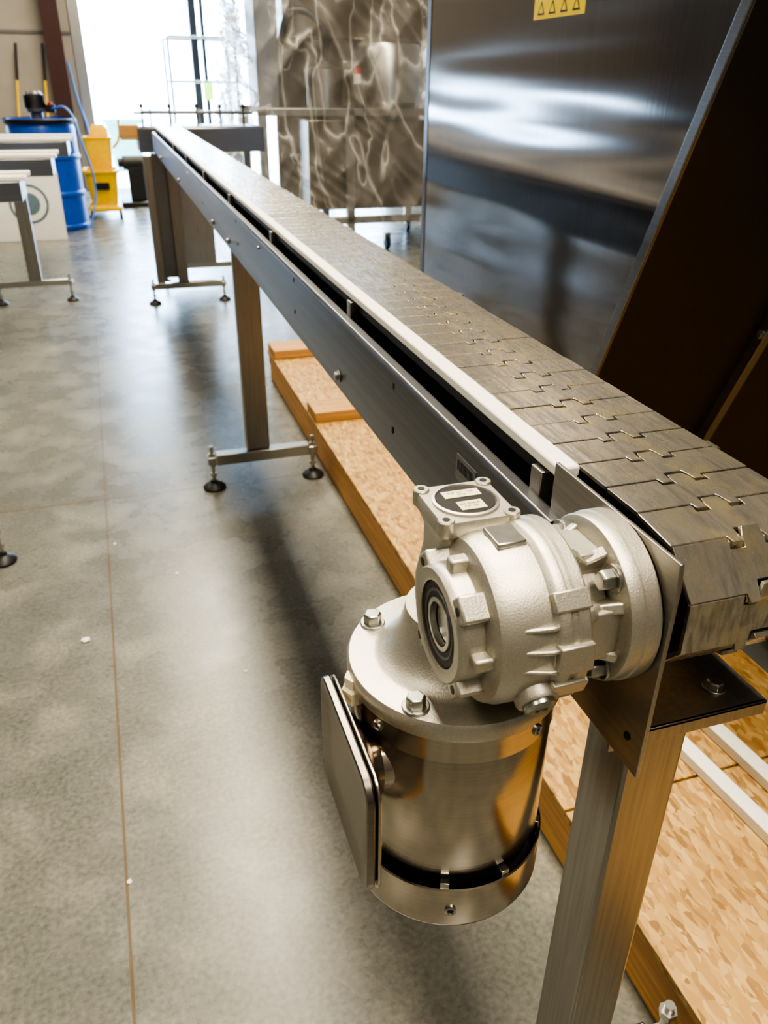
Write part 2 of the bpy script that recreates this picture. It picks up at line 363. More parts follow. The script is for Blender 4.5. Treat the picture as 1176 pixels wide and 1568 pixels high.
bedfix(obj("frame_slots",bm,'black',bed))
bedfix(box("serial_plate",.2608,.2622,.548,.59,.838,.862,'frame',bed,0))
bm=bmesh.new()
for i in range(14):
    y=.552+i*.0026;addbox(bm,.2606,.2609,y,y+random.choice((.0008,.0015)),.848,.858)
bedfix(obj("serial_plate_barcode",bm,'black',bed))
poly=[(.302,.752),(.302,.900),(.304,.916),(.447,.916),(.447,.872),(.462,.872),(.462,.79),(.407,.752)]
prism("drive_end_plate_left",poly,.2745,.2775,'plate',conv,'X',.0006)
poly2=[(.345,.752),(.345,.870),(.447,.885),(.462,.872),(.462,.79),(.407,.752)]
prism("drive_end_plate_right",poly2,.4335,.4365,'frame',conv,'X',.0006)
cyl("drive_shaft",.0125,.276,.46,'castd',conv,'X',(0,CY,CZ))
for nm,x in(("sprocket_1",.335),("sprocket_2",.362)):
    bm=bmesh.new()
    addlathe(bm,[(0,0),(.036,0),(.036,.014),(0,.014)],'X',(x,CY,CZ),24);obj(nm,bm,'dark',conv)
bolts("plate_screws",[(.274,.315,.885),(.274,.318,.775)],'black',conv,axis='X',r=.0022,h=.001,sgn=-1)
bm=bmesh.new();addbox(bm,.2785,.412,.338,.43,.749,.752);addbox(bm,.2785,.412,.338,.341,.739,.752);addbox(bm,.279,.282,.338,.43,.752,.775)
obj("leg_mount_bracket",bm,'steelz',conv,bevel=.0008)
bm=bmesh.new();addbox(bm,.2985,.405,.344,.402,.741,.7485);obj("leg_top_plate",bm,'frame',conv,bevel=.001)
bolts("bracket_bolts",[(.383,.362,.752)],'castd',conv,axis='Z',r=.0065,h=.006)
cyl("bracket_bolt_shank",.004,.715,.752,'castd',conv,'Z',(.383,.362,0));cyl("bracket_nut",.0068,.728,.741,'castd',conv,'Z',(.383,.362,0),seg=6)
def foot(parent,x,y,zb,tag,ext=.055):
    lathe("foot_pad_"+tag,[(0,0),(.034,0),(.036,.006),(.03,.014),(.014,.022),(.011,.03),(0,.03)],'black',parent,loc=(x,y,0),seg=32)
    cyl("foot_rod_"+tag,.006,.02,zb+ext,'castd',parent,'Z',(x,y,0),seg=16)
    for i,z in enumerate((.045,zb-.012,zb+.022)):
        cyl("foot_nut_%s_%d"%(tag,i),.011,z,z+.009,'castd',parent,'Z',(x,y,0),seg=6)
    box("foot_block_"+tag,x-.014,x+.014,y-.017,y+.017,zb-.002,zb+.022,'steel',parent,.002)
def stand(parent,x0,x1,y0,y1,ztop,fx0,fx1,fy,tag,mat='steelz',ext=.055):
    box("leg_"+tag,x0,x1,y0,y1,.12,ztop,mat,parent,.003)
    box("crossbar_"+tag,fx0+.012,fx1-.012,fy-.02,fy+.02,.085,.12,'steel',parent,.003)
    foot(parent,fx0,fy,.09,tag+"a",ext);foot(parent,fx1,fy,.09,tag+"b",ext)
stand(conv,.303,.353,.346,.398,.741,.19,.507,.418,"drive",ext=.09)
cyl("foot_nut_top",.011,.160,.170,'castd',conv,'Z',(.507,.418,0),seg=6)
stand(conv,.303,.376,2.33,2.37,.80,.190,.515,2.335,"middle")
box("leg_far_1",.19,.235,4.86,4.90,.12,.80,'steelz',conv,.003)
box("leg_far_2",.31,.37,4.86,4.90,.12,.81,'steelz',conv,.003)
box("leg_far_panel",.235,.36,4.905,4.915,.14,.81,'frame',conv,.001)
box("crossbar_far",.175,.56,4.85,4.89,.085,.12,'steel',conv,.003)
foot(conv,.163,4.87,.09,"fa");foot(conv,.57,4.87,.09,"fb")
# ------------------------------------------------------------------ gear motor
gm=empty("gear_motor")
MX,MY=.187,.405
Lm=(MX,MY,0)
lathe("motor_body",[(0,.640),(.066,.640),(.066,.655),(.0705,.655),(.0715,.657),(.0715,.763),(.0708,.7645),(.0708,.766),(.0735,.7665),(.0735,.788),(.072,.79),(0,.79)],'polished',gm,loc=Lm,seg=96)
lathe("motor_gap_ring",[(.0665,.640),(.0675,.640),(.0675,.6555),(.0665,.6555)],'black',gm,loc=Lm,seg=64)
lathe("fan_cover",[(0,.600),(.071,.600),(.0745,.603),(.0755,.606),(.0755,.643),(.0745,.644),(.073,.643),(.073,.615),(0,.612)],'polished',gm,loc=Lm,seg=96)
lathe("fan_cover_inner",[(.0,.63),(.0725,.63)],'black',gm,loc=Lm,seg=64)
bm=bmesh.new()
for a in (248,285,200,330,30,100,150):
    T=Matrix.Translation(Lm)@Matrix.Rotation(math.radians(a),4,'Z');addbox(bm,.067,.0738,-.0035,.0035,.636,.6485,T)
obj("fan_cover_tabs",bm,'castd',gm,bevel=.0005)
lathe("motor_flange",[(.072,.786),(.0758,.787),(.0765,.789),(.0765,.798),(.075,.8005),(.058,.8015),(.0535,.803),(.047,.810),(.041,.820),(.038,.83),(.036,.84),(0,.84)],'cast',gm,loc=Lm,seg=96)
bm=bmesh.new()
for a in (45,135,225,315):
    x=MX+.066*math.cos(math.radians(a));y=MY+.066*math.sin(math.radians(a));addbolt(bm,(x,y,.801),'Z',.0068,.0085,1,rot=a)
    addlathe(bm,[(0,.7985),(.0092,.7985),(.0092,.8016),(0,.8016)],loc=(x,y,0),seg=24)
obj("flange_bolts",bm,'castd',gm,bevel=.0006)
bm=bmesh.new();bmk=bmesh.new()
for a,zz,rr_ in ((296,.777,.0735),(205,.777,.0735),(30,.777,.0735),(252,.622,.0755),(160,.622,.0755),(340,.622,.0755)):
    T=Matrix.Translation((MX,MY,zz))@Matrix.Rotation(math.radians(a),4,'Z')@AX['X']
    addlathe(bm,[(.0022,rr_-.001),(.0042,rr_-.0005),(.0042,rr_+.0012),(.003,rr_+.0018),(.0022,rr_+.001),(.0022,rr_-.001)],seg=20,mtx=T)
    addlathe(bmk,[(0,rr_+.0006),(.0024,rr_+.0006)],seg=12,mtx=T)
obj("motor_set_screws",bm,'castd',gm);obj("motor_set_screw_sockets",bmk,'black',gm)
GY,GZ=.36,.862
def gx(name,prof,mat='cast',seg=72,**k): return lathe(name,prof,mat,gm,'X',(0,GY,GZ),seg,**k)
gx("gear_housing",[(0,.160),(.030,.160),(.034,.161),(.036,.164),(.038,.168),(.046,.169),(.051,.172),(.0535,.178),(.0545,.203),(.0565,.205),(.0578,.207),(.0578,.2125),(.0565,.214),(.0565,.2165),(.0578,.218),(.0578,.224),(.056,.226),(.040,.228),(.034,.232),(.033,.250),(0,.250)])
gx("output_boss",[(.0275,.168),(.0275,.1530),(.0290,.152),(.0355,.152),(.0370,.1535),(.038,.158),(.038,.170)],'cast')
gx("oil_seal",[(.0170,.1560),(.0175,.1545),(.0265,.1540),(.0276,.1555),(.0276,.168),(.0170,.168)],'black')
gx("seal_inner_lip",[(.0205,.1543),(.0212,.1536),(.0222,.1536),(.0228,.1543)],'rail')
gx("hollow_shaft",[(.0135,.1575),(.0140,.1535),(.0168,.1535),(.0173,.1545),(.0173,.17),(.0135,.17)],'castd')
gx("shaft_end_disc",[(.0,.1572),(.010,.1572),(.0110,.1580),(.0136,.1580)],'castd')
bm=bmesh.new()
for a in range(0,360,45):
    big=(a%90==45)
    T=Matrix.Translation((0,GY,GZ))@Matrix.Rotation(math.radians(a),4,'X')
    if big: addbox(bm,.1530,.172,-.0085,.0085,.032,.0455,T)
    else: addbox(bm,.158,.174,-.0045,.0045,.032,.046,T)
obj("output_face_lugs",bm,'cast',gm,bevel=.0018,seg=2)
bm=bmesh.new()
for a in range(45,360,90):
    T=Matrix.Translation((0,GY,GZ))@Matrix.Rotation(math.radians(a),4,'X')@Matrix.Translation((.1527,0,.0398))@AX['X']
    addlathe(bm,[(0,0),(.0028,0),(.0028,.001),(0,.001)],seg=16,mtx=T)
obj("lug_threads",bm,'black',gm)
bm=bmesh.new()
for a in (66,80,94,250,268,286):
    T=Matrix.Translation((0,GY,GZ))@Matrix.Rotation(math.radians(a),4,'X')
    v=addprism(bm,[(.180,.050),(.205,.050),(.205,.0585),(.200,.0585),(.184,.0535)],-.0014,.0014,'Y');bmesh.ops.transform(bm,matrix=T,verts=v)
for a in (52,110,165,225,300):
    T=Matrix.Translation((0,GY,GZ))@Matrix.Rotation(math.radians(a),4,'X')
    addbox(bm,.203,.226,-.006,.006,.050,.0598,T)
T=Matrix.Translation((0,GY,GZ))@Matrix.Rotation(math.radians(86),4,'X');addbox(bm,.2035,.2255,-.009,.009,.050,.0605,T)
obj("housing_fins",bm,'cast',gm,bevel=.0010)
T=Matrix.Translation((.198,GY,GZ))@Matrix.Rotation(math.radians(30),4,'X')@Matrix.Translation((0,-.050,0))@AX['Y']@Matrix.Rotation(math.pi,4,'X')
lathe("oil_plug_boss",[(0,-.006),(.0135,-.006),(.0135,.008),(.0125,.010),(0,.010)],'cast',gm,mtx=T,seg=32)
lathe("oil_plug",[(.0035,.011),(.004,.0145),(.0080,.0145),(.010,.0125),(.010,.0095),(0,.0095)],'castd',gm,mtx=T,seg=32)
lathe("oil_plug_socket",[(0,.0118),(.0038,.0118)],'black',gm,mtx=T,seg=6)
loft("worm_housing",[(MX,MY,.026,.026,.012,.815),(MX,MY,.026,.026,.012,.86),(MX,MY,.0225,.0225,.012,.885),(MX,MY,.0225,.0225,.012,.900),(MX,MY,.0245,.0245,.007,.9075),(MX,MY,.0258,.0258,.006,.909),(MX,MY,.0258,.0258,.006,.9175),(MX,MY,.0250,.0250,.006,.919)],'cast',gm)
lathe("top_seal_ring",[(0,.919),(.0215,.919),(.0215,.9205),(.0198,.921),(.0193,.9195),(0,.9195)],'cast',gm,loc=Lm)
lathe("top_cap",[(.0,.9205),(.0186,.9205),(.0191,.920),(.0191,.919)],'black',gm,loc=Lm)
bm=bmesh.new();bm2=bmesh.new()
for sx in(-1,1):
    for sy in(-1,1):
        addlathe(bm,[(0,.9095),(.0050,.9095),(.0054,.911),(.0054,.9198),(.0048,.9205),(0,.9205)],loc=(MX+sx*.0218,MY+sy*.0218,0),seg=20)
        addlathe(bm2,[(0,.9206),(.0024,.9206),(.0024,.9208),(0,.9208)],loc=(MX+sx*.0218,MY+sy*.0218,0),seg=16)
obj("top_flange_bosses",bm,'cast',gm,smooth=True);obj("top_flange_holes",bm2,'black',gm)
box("cap_label_white",MX-.008,MX+.009,MY-.014,MY-.003,.9206,.9209,'paper',gm,0)
box("cap_label_cream",MX-.0125,MX+.0125,MY+.003,MY+.012,.9206,.9209,'paper',gm,0)
I3=Matrix.Identity(3)
text("label_print_1","0.37 kW  1:20\nIP66",.0030,(MX,MY+.0075,.9210),I3,'black',gm,.00003)
text("label_print_2","SN 20418\n+31 05",.0034,(MX,MY-.0085,.9210),I3,'black',gm,.00003)
box("rating_plate",.184,.203,GY-.010,GY+.012,GZ+.0530,GZ+.0565,'castd',gm,.001)
gx("output_flange",[(.02,.252),(.050,.252),(.0535,.2535),(.0545,.256),(.0545,.262),(.0555,.263),(.0555,.2725),(.054,.274),(.02,.274)],'cast')
bm=bmesh.new()
for a in (20,65,110,155,200,245,290,335):
    T=Matrix.Translation((0,GY,GZ))@Matrix.Rotation(math.radians(a),4,'X')
    v=addprism(bm,[(.222,.028),(.222,.052),(.232,.050),(.240,.042),(.256,.050),(.256,.028)],-.004,.004,'Y');bmesh.ops.transform(bm,matrix=T,verts=v)
for a in (88,178,268,358):
    T=Matrix.Translation((0,GY,GZ))@Matrix.Rotation(math.radians(a),4,'X')
    addbox(bm,.224,.256,-.017,.017,.020,.0425,T)
obj("adapter_ribs",bm,'cast',gm,bevel=.0015)
bm=bmesh.new()
for a in (42,132,222,312,180):
    yy=GY-.0445*math.sin(math.radians(a));zz=GZ+.0445*math.cos(math.radians(a))
    addbolt(bm,(.2525,yy,zz),'X',.0068,.010,-1)
obj("adapter_bolts",bm,'castd',gm,bevel=.0006)
jb=empty("conduit_box",(0,0,0),gm)
def plate(name,x0,x1,y0,y1,z0,z1,r,mat):
    bm=bmesh.new();cy=(y0+y1)/2;cz=(z0+z1)/2
    addprism(bm,rrect(cy,cz,(y1-y0)/2,(z1-z0)/2,r),x0,x1,'X');return obj(name,bm,mat,jb,bevel=.0008)
def dish(name,xs,mat):
    bm=bmesh.new();rings=[[bm.verts.new((x,y,z)) for y,z in rrect(cy,cz,hy,hz,r)] for x,hy,hz,r,cy,cz in xs]
    for A,B in zip(rings,rings[1:]):
        for i in range(len(A)): j=(i+1)%len(A);bm.faces.new((A[i],A[j],B[j],B[i]))
    bm.faces.new(rings[0]);bm.faces.new(rings[-1]);return obj(name,bm,mat,jb,smooth=True)
cyb,czb=.371,.739
dish("lid",[(.0972,.036,.027,.012,cyb,czb),(.0972,.046,.037,.014,cyb,czb),(.0950,.0535,.0440,.015,cyb,czb),(.0942,.0575,.0475,.016,cyb,czb),(.0950,.0588,.0488,.016,cyb,czb),(.0985,.0592,.0492,.016,cyb,czb),(.0995,.0585,.0485,.016,cyb,czb)],'lid')
plate("gasket",.0995,.1012,.316,.426,.694,.784,.012,'black')
plate("box_flange",.1012,.1036,.312,.430,.690,.788,.016,'polished')
dish("box_neck",[(.1036,.048,.040,.012,.372,.737),(.109,.044,.036,.014,.374,.737),(.114,.030,.026,.02,.382,.737),(.122,.022,.020,.019,.385,.737),(.135,.022,.020,.019,.385,.737)],'polished')
lathe("cable_gland",[(0,0),(.009,0),(.009,.01),(.007,.012),(.007,.02),(.0,.02)],'paper',jb,loc=(.113,.405,.776),seg=6)
# ------------------------------------------------------------------ pallet / crate base
pal=empty("osb_crate_base")
PX0,PX1,PY0,PY1=.558,2.0,-.25,3.36
box("deck_sheet_near",PX0,PX1,PY0,.748,.114,.128,'osb',pal,.001)
box("deck_sheet_far",PX0,PX1,.753,PY1,.114,.128,'osb',pal,.001)
box("side_rail_left",PX0+.004,PX0+.042,PY0,PY1,.070,.1135,'lumber',pal,.003)
box("side_skid_left",PX0+.008,PX0+.075,PY0,PY1,.0,.0685,'lumber',pal,.004)
box("side_rail_right",PX1-.05,PX1,PY0,PY1,.0,.113,'lumber',pal,.003)
box("middle_skid",1.25,1.34,PY0,PY1,.0,.113,'lumber',pal,.003)
box("end_rail_far",PX0+.08,PX1-.06,PY1-.04,PY1-.002,.02,.113,'lumberx',pal,.003)
box("end_rail_near",PX0+.08,PX1-.06,PY0+.002,PY0+.04,.02,.113,'lumberx',pal,.003)
box("deck_cleat_1",PX0+.002,.86,3.21,3.35,.1285,.166,'lumberx',pal,.003)
box("deck_cleat_2",PX0+.002,.80,2.47,2.60,.1285,.166,'lumberx',pal,.003)
box("deck_cleat_3",PX0+.015,1.2,1.02,1.10,.1285,.166,'lumberx',pal,.003)
bm=bmesh.new()
for y in(3.25,3.31,2.51,2.56,1.04,1.08):
    for x in(.60,.70): addlathe(bm,[(0,.166),(.004,.166),(.004,.1668),(0,.1668)],loc=(x,y,0),seg=10)
obj("screws",bm,'castd',pal)
ws=empty("white_plastic_strips")
for i,(xa,ya,xb,yb) in enumerate(((.80,1.01,.85,.45),(.885,1.01,.93,.45))):
    d=Vector((xb-xa,yb-ya,0)).normalized();n_=Vector((-d.y,d.x,0))*.014
    bm=bmesh.new();addprism(bm,[(xa+n_.x,ya+n_.y),(xb+n_.x,yb+n_.y),(xb-n_.x,yb-n_.y),(xa-n_.x,ya-n_.y)],.1287,.150,'Z');obj("strip_%d"%i,bm,'white',ws,bevel=.002)
# ------------------------------------------------------------------ stainless hopper machine
hp=empty("stainless_hopper")
HX=.85
def dy(z): return 1.036+.4*(1.255-z)
prof=[(dy(2.3),2.3),(2.27,2.3),(2.27,.1295),(dy(.1295)+.0,.1295)]
bm=bmesh.new();addprism(bm,prof,HX,HX+.003,'X');o=obj("side_panel_left",bm,'panel',hp)
bm=bmesh.new();addprism(bm,prof,1.897,1.9,'X');obj("side_panel_right",bm,'panel',hp)
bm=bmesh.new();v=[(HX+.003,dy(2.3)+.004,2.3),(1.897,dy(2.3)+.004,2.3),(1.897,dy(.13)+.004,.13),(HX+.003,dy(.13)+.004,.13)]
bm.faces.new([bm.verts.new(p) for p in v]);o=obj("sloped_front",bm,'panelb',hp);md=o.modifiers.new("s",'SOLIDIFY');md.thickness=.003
box("rear_panel",HX+.003,1.897,2.264,2.267,.13,2.3,'panel',hp,0)
box("corner_flange",HX-.0015,HX,2.245,2.27,.13,2.3,'frame',hp,0)
bm=bmesh.new()
addprism(bm,[(dy(2.3),2.3),(dy(2.3)+.022,2.3),(dy(.13)+.022,.13),(dy(.13),.13)],HX-.004,HX,'X');obj("edge_flange",bm,'frame',hp,bevel=.001)
bm=bmesh.new();addprism(bm,[(dy(2.3)-.022,2.3),(dy(2.3)+.004,2.3),(dy(.13)+.004,.13),(dy(.13)-.022,.13)],1.188,1.192,'X')
addprism(bm,[(dy(2.3)-.002,2.3),(dy(2.3)+.004,2.3),(dy(.13)+.004,.13),(dy(.13)-.002,.13)],1.192,1.23,'X');obj("front_rib",bm,'frame',hp,bevel=.001)
bm=bmesh.new()
for z in(.36,.723,1.1,1.5): addbolt(bm,(1.1875,dy(z)-.011,z),'X',.007,.006,-1)
obj("rib_bolts",bm,'castd',hp)
wl=empty("warning_label",(0,0,0),hp)
box("label_back",HX-.0006,HX-.0001,1.475,1.67,1.267,1.335,'labely',wl,0)
R3=Matrix(((0,0,-1),(-1,0,0),(0,1,0)))
text("label_text","WARNING",.030,(HX-.0008,1.5725,1.318),R3,'black',wl)
for i in range(4):
    yc=1.505+i*.045
    bm=bmesh.new();addprism(bm,[(yc-.014,1.274),(yc+.014,1.274),(yc,1.298)],HX-.001,HX-.0007,'X');obj("pictogram_%d"%i,bm,'black',wl)
    bm=bmesh.new();addprism(bm,[(yc-.0085,1.2772),(yc+.0085,1.2772),(yc,1.2915)],HX-.0012,HX-.001,'X');obj("pictogram_in_%d"%i,bm,'labely',wl)
# ------------------------------------------------------------------ plastic wrapped machine
wm=empty("plastic_wrapped_machine")
bm=bmesh.new()
for x in(1.1,1.75,2.5):
    for y in(6.25,7.05): addbox(bm,x-.03,x+.03,y-.03,y+.03,.12,1.0)
addbox(bm,1.07,2.53,6.22,6.28,.95,1.0);addbox(bm,1.07,2.53,7.02,7.08,.95,1.0);addbox(bm,1.07,2.53,6.22,6.28,.2,.25);addbox(bm,1.07,2.53,7.02,7.08,.2,.25)
obj("machine_frame",bm,'steelz',wm,bevel=.004)
for i,(x,y) in enumerate(((1.1,6.25),(1.75,6.25),(2.05,6.25),(2.5,6.25),(1.1,7.05),(1.75,7.05),(2.5,7.05))):
    cyl("caster_wheel_%d"%i,.05,-.016,.016,'black',wm,'X',(x,y,.05),bevel=.003);box("caster_fork_%d"%i,x-.024,x+.024,y-.02,y+.02,.06,.12,'steel',wm,.002)
box("base_cabinet",1.45,2.45,6.32,7.0,.30,.92,'cab',wm,.01)
box("tall_column",1.10,1.26,6.35,6.75,1.0,2.2,'steelz',wm,.01)
box("door_blocker_panel",1.34,2.55,6.95,6.98,.25,2.2,'cab',wm,.004)  # added to block the bright doorway from showing through the film
box("upper_housing",1.35,2.5,6.6,7.0,1.45,2.2,'cab',wm,.01)
lathe("mixing_drum",[(0,1.0),(.22,1.0),(.25,1.04),(.25,1.38),(.23,1.42),(.12,1.46),(0,1.46)],'steel',wm,loc=(2.12,6.5,0),seg=48)
lathe("small_drum",[(0,1.0),(.14,1.0),(.14,1.25),(0,1.3)],'steelz',wm,loc=(1.62,6.45,0),seg=40)
box("control_box",1.70,1.86,6.24,6.34,1.02,1.30,'cab',wm,.006)
box("tag_1",1.78,1.83,6.235,6.2395,1.16,1.26,'offwhite',wm,0);box("tag_1_red",1.78,1.83,6.233,6.2348,1.22,1.26,'red',wm,0)
box("tag_2",2.33,2.38,6.215,6.2195,1.02,1.14,'offwhite',wm,0);box("tag_2_red",2.33,2.38,6.213,6.2148,1.10,1.14,'red',wm,0)
tube("hose",[(1.62,6.45,1.3),(1.6,6.4,1.5),(1.4,6.45,1.6),(1.3,6.5,1.4)],.025,'black',wm)
bm=bmesh.new();NU,NV=460,160
x0,x1,y0,y1=1.03,2.60,6.12,7.15
per=[((x0,y0),(x1,y0)),((x1,y0),(x1,y1)),((x1,y1),(x0,y1)),((x0,y1),(x0,y0))]
lens=[math.dist(a,b) for a,b in per];Lt=sum(lens)
nor=[(0,-1),(1,0),(0,1),(-1,0)]
def ridge(x): 
    return (1-abs(noise.noise(x))*2.2)
grid=[]
for j in range(NV+1):
    v=j/NV;row=[]
    for i in range(NU):
        sft=i/NU*Lt;k=0
        while sft>lens[k]: sft-=lens[k];k+=1
        t=sft/lens[k];a,b=per[k];x=a[0]+(b[0]-a[0])*t;y=a[1]+(b[1]-a[1])*t
        nx,ny=nor[k]
        u=i/NU*Lt
        zb=.22+.12*noise.noise(Vector((u*2.2,0,3)))
        z=zb+(2.35-zb)*v
        fan=(u+.15)/(2.9-z)
        f=.085*ridge(Vector((fan*6.5,z*.5,1)))+.05*ridge(Vector((u*4-z*3.0,z*1.6,5)))+.015*ridge(Vector((u*9+z*8,z*5,9)))
        flare=.08*(1-v)**2-.05*v
        dd=f+flare
        row.append(bm.verts.new((x+nx*dd,y+ny*dd,z)))
    grid.append(row)
for j in range(NV):
    for i in range(NU): i2=(i+1)%NU;bm.faces.new((grid[j][i],grid[j][i2],grid[j+1][i2],grid[j+1][i]))
obj("plastic_film",bm,'film',wm,smooth=False)
for p in bpy.data.objects["plastic_film"].data.polygons:p.use_smooth=True
# ------------------------------------------------------------------ cross conveyor at far end
cc=empty("cross_conveyor")
box("bed",.20,.95,5.35,5.72,.78,.915,'frame',cc,.005)
box("bed_top",.21,.94,5.36,5.71,.915,.922,'frame',cc,.001)
box("end_block",.10,.21,5.37,5.52,.85,.93,'lumberx',cc,.004)
box("guide_rail",.19,.90,5.415,5.43,.985,.998,'rail',cc,.003)
for i,x in enumerate((.24,.40,.56,.70,.84)):
    cyl("rail_post_%d"%i,.006,.92,1.03,'rail',cc,'Z',(x,5.4225,0),seg=12);lathe("rail_knob_%d"%i,[(0,1.02),(.012,1.02),(.013,1.03),(.008,1.04),(0,1.042)],'black',cc,loc=(x,5.4225,0),seg=16)
box("guide_rail_back",.25,.92,5.66,5.67,.985,1.0,'steel',cc,.002)
for i,x in enumerate((.3,.6,.88)): cyl("back_post_%d"%i,.006,.92,1.01,'steel',cc,'Z',(x,5.665,0),seg=12)
box("leg_sheet_left",.30,.60,5.40,5.41,.12,.78,'steelz',cc,.002);box("leg_post",.84,.88,5.5,5.54,.12,.78,'steelz',cc,.003)
box("crossbar",.28,.92,5.42,5.46,.085,.12,'steel',cc,.003);foot(cc,.27,5.44,.09,"l");foot(cc,.93,5.44,.09,"r")
# ------------------------------------------------------------------ left tables (side conveyors)
def side_table(xe,y0,y1,zt,leg,idx):
    t=empty("side_conveyor_table" if idx==0 else "side_conveyor_table.%03d"%idx)
    box("frame",xe-1.4,xe-.03,y0,y1,zt-.11,zt-.022,'frame',t,.004)
    box("white_top_strip_front",xe-1.4,xe,y0-.002,y0+.06,zt-.02,zt,'white',t,.003)
    box("white_top_strip_rear",xe-1.4,xe,y1-.06,y1+.002,zt-.02,zt,'white',t,.003)
    box("top_bed",xe-1.4,xe-.02,y0+.06,y1-.06,zt-.022,zt-.012,'steel',t,.001)
    for i,(lx) in enumerate(leg):
        ym=(y0+y1)/2
        box("leg_%d"%i,lx-.035,lx+.035,ym-.025,ym+.025,.13,zt-.11,'steelz',t,.003)
        box("crossbar_%d"%i,lx-.2,lx+.17,ym-.02,ym+.02,.095,.13,'steel',t,.003)
        foot(t,lx-.205,ym,.10,"%da"%i);foot(t,lx+.185,ym,.10,"%db"%i)
side_table(-.355,4.15,4.42,.775,[-1.45],0)
side_table(-.25,4.93,5.25,.81,[-.485],1)
side_table(-.19,5.85,6.3,.84,[-1.2],2)
side_table(-.36,1.85,2.25,.80,[-.60],3)
# ------------------------------------------------------------------ barrel, pump, sign, bucket, brooms
br=empty("blue_barrel")
BL=(-.49,7.97,0)
lathe("drum_shell",[(0,0),(.275,0),(.285,.015),(.285,.04),(.275,.05),(.275,.27),(.287,.285),(.287,.305),(.275,.32),(.275,.56),(.287,.575),(.287,.595),(.275,.61),(.275,.80),(.265,.83),(.285,.845),(.29,.86),(.285,.875),(.27,.875),(.265,.862),(0,.862)],'barrel',br,loc=BL,seg=64)
lathe("lid_clamp_ring",[(.283,.842),(.294,.85),(.294,.872),(.283,.880)],'dark',br,loc=BL,seg=64)
pm=empty("barrel_pump",(0,0,0))
lathe("pump_motor",[(0,.875),(.05,.875),(.05,.92),(.08,.93),(.08,.95),(.07,.955),(.07,1.06),(.05,1.08),(0,1.08)],'rail',pm,loc=(-.50,7.95,0),seg=32)
bm=bmesh.new()
for a in range(0,360,15):
    T=Matrix.Translation((-.50,7.95,0))@Matrix.Rotation(math.radians(a),4,'Z');addbox(bm,.065,.083,-.003,.003,.955,1.05,T)
obj("motor_fins",bm,'dark',pm)
box("pump_valve",-.42,-.35,7.93,7.97,.92,.98,'dark',pm,.004)
cyl("pump_cap_red",.018,.98,1.0,'red',pm,'Z',(-.385,7.95,0))
tube("pump_hose",[(-.385,7.95,.95),(-.25,7.8,.95),(-.17,7.66,.7),(-.12,7.68,.35),(-.2,7.6,.03)],.009,'blueblk',pm)
sg=empty("company_sign_board")
T=Matrix.Translation((-.66,7.30,.0))@Matrix.Rotation(math.radians(-9),4,'X')
bm=bmesh.new();addbox(bm,-.34,.27,-.006,.006,.0,.52,T);obj("board",bm,'offwhite',sg,bevel=.001)
Tl=T@Matrix.Translation((.02,-.0065,.28))@AX['Y']@Matrix.Rotation(math.pi,4,'X')
lathe("logo_ring",[(.13,0),(.13,.0012),(.15,.0012),(.15,0)],'logo',sg,mtx=Tl,seg=48)
lathe("logo_disc",[(0,.0012),(.085,.0012),(.085,0)],'logo',sg,mtx=Tl,seg=48)
mb=empty("yellow_mop_bucket")
bx,by=-.06,8.6
loft("tub",[(bx,by,.11,.16,.05,.08),(bx,by,.13,.19,.05,.22),(bx,by,.145,.21,.05,.40),(bx,by,.165,.23,.05,.405),(bx,by,.165,.23,.05,.425),(bx,by,.14,.20,.05,.425),(bx,by,.13,.18,.05,.40),(bx,by,.11,.16,.05,.15)],'yellow',mb)
loft("caster_skirt",[(bx,by,.13,.19,.03,.065),(bx,by,.15,.21,.03,.075),(bx,by,.15,.21,.03,.10),(bx,by,.11,.17,.03,.12)],'yellow',mb)
loft("wringer",[(bx+.01,by+.04,.09,.10,.03,.38),(bx+.01,by+.04,.11,.12,.03,.50),(bx+.01,by+.05,.12,.13,.03,.68),(bx+.01,by+.05,.13,.14,.03,.685),(bx+.01,by+.05,.13,.14,.03,.70),(bx+.01,by+.05,.10,.11,.03,.70),(bx+.01,by+.05,.09,.10,.03,.5)],'yellow',mb)
loft("wringer_back",[(bx+.03,by+.12,.09,.03,.02,.60),(bx+.03,by+.13,.08,.03,.02,.76),(bx+.03,by+.13,.05,.02,.015,.80)],'yellow',mb)
box("bucket_label",bx-.06,bx+.06,by-.221,by-.2185,.26,.32,'dark',mb,0)
tube("wringer_handle",[(bx+.14,by+.02,.60),(bx+.20,by-.02,.68),(bx+.22,by-.06,.85)],.012,'yellow',mb)
for i,(sx,sy) in enumerate(((-1,-1),(1,-1),(-1,1),(1,1))):
    cyl("caster_%d"%i,.035,-.014,.014,'black',mb,'X',(bx+sx*.13,by+sy*.17,.035),bevel=.003)
fu=empty("black_floor_pump")
cyl("motor",.07,.0,.26,'black',fu,'X',(.16,9.3,.42),bevel=.01);box("base_plate",.10,.46,9.15,9.45,.0,.05,'black',fu,.01);box("pedestal",.2,.36,9.24,9.36,.05,.38,'dark',fu,.01)
cyl("motor_cap",.045,-.05,.0,'dark',fu,'X',(.16,9.3,.42))
for i,(xt,col,xb) in enumerate(((-.78,'yellow',-.95),(-.50,'yellow',-.62))):
    bo=empty("push_broom" if i==0 else "push_broom.001")
    top=Vector((xt,10.93,1.52));bot=Vector((xb,10.55,.07))
    tube("handle",[bot,top.lerp(bot,.25)],.014,col,bo,False);tube("grip",[top.lerp(bot,.25),top],.016,'black',bo,False)
    box("head",xb-.2,xb+.2,10.52,10.58,.045,.09,'lumberx',bo,.004);box("bristles",xb-.19,xb+.19,10.515,10.585,.0,.046,'black',bo,.002)
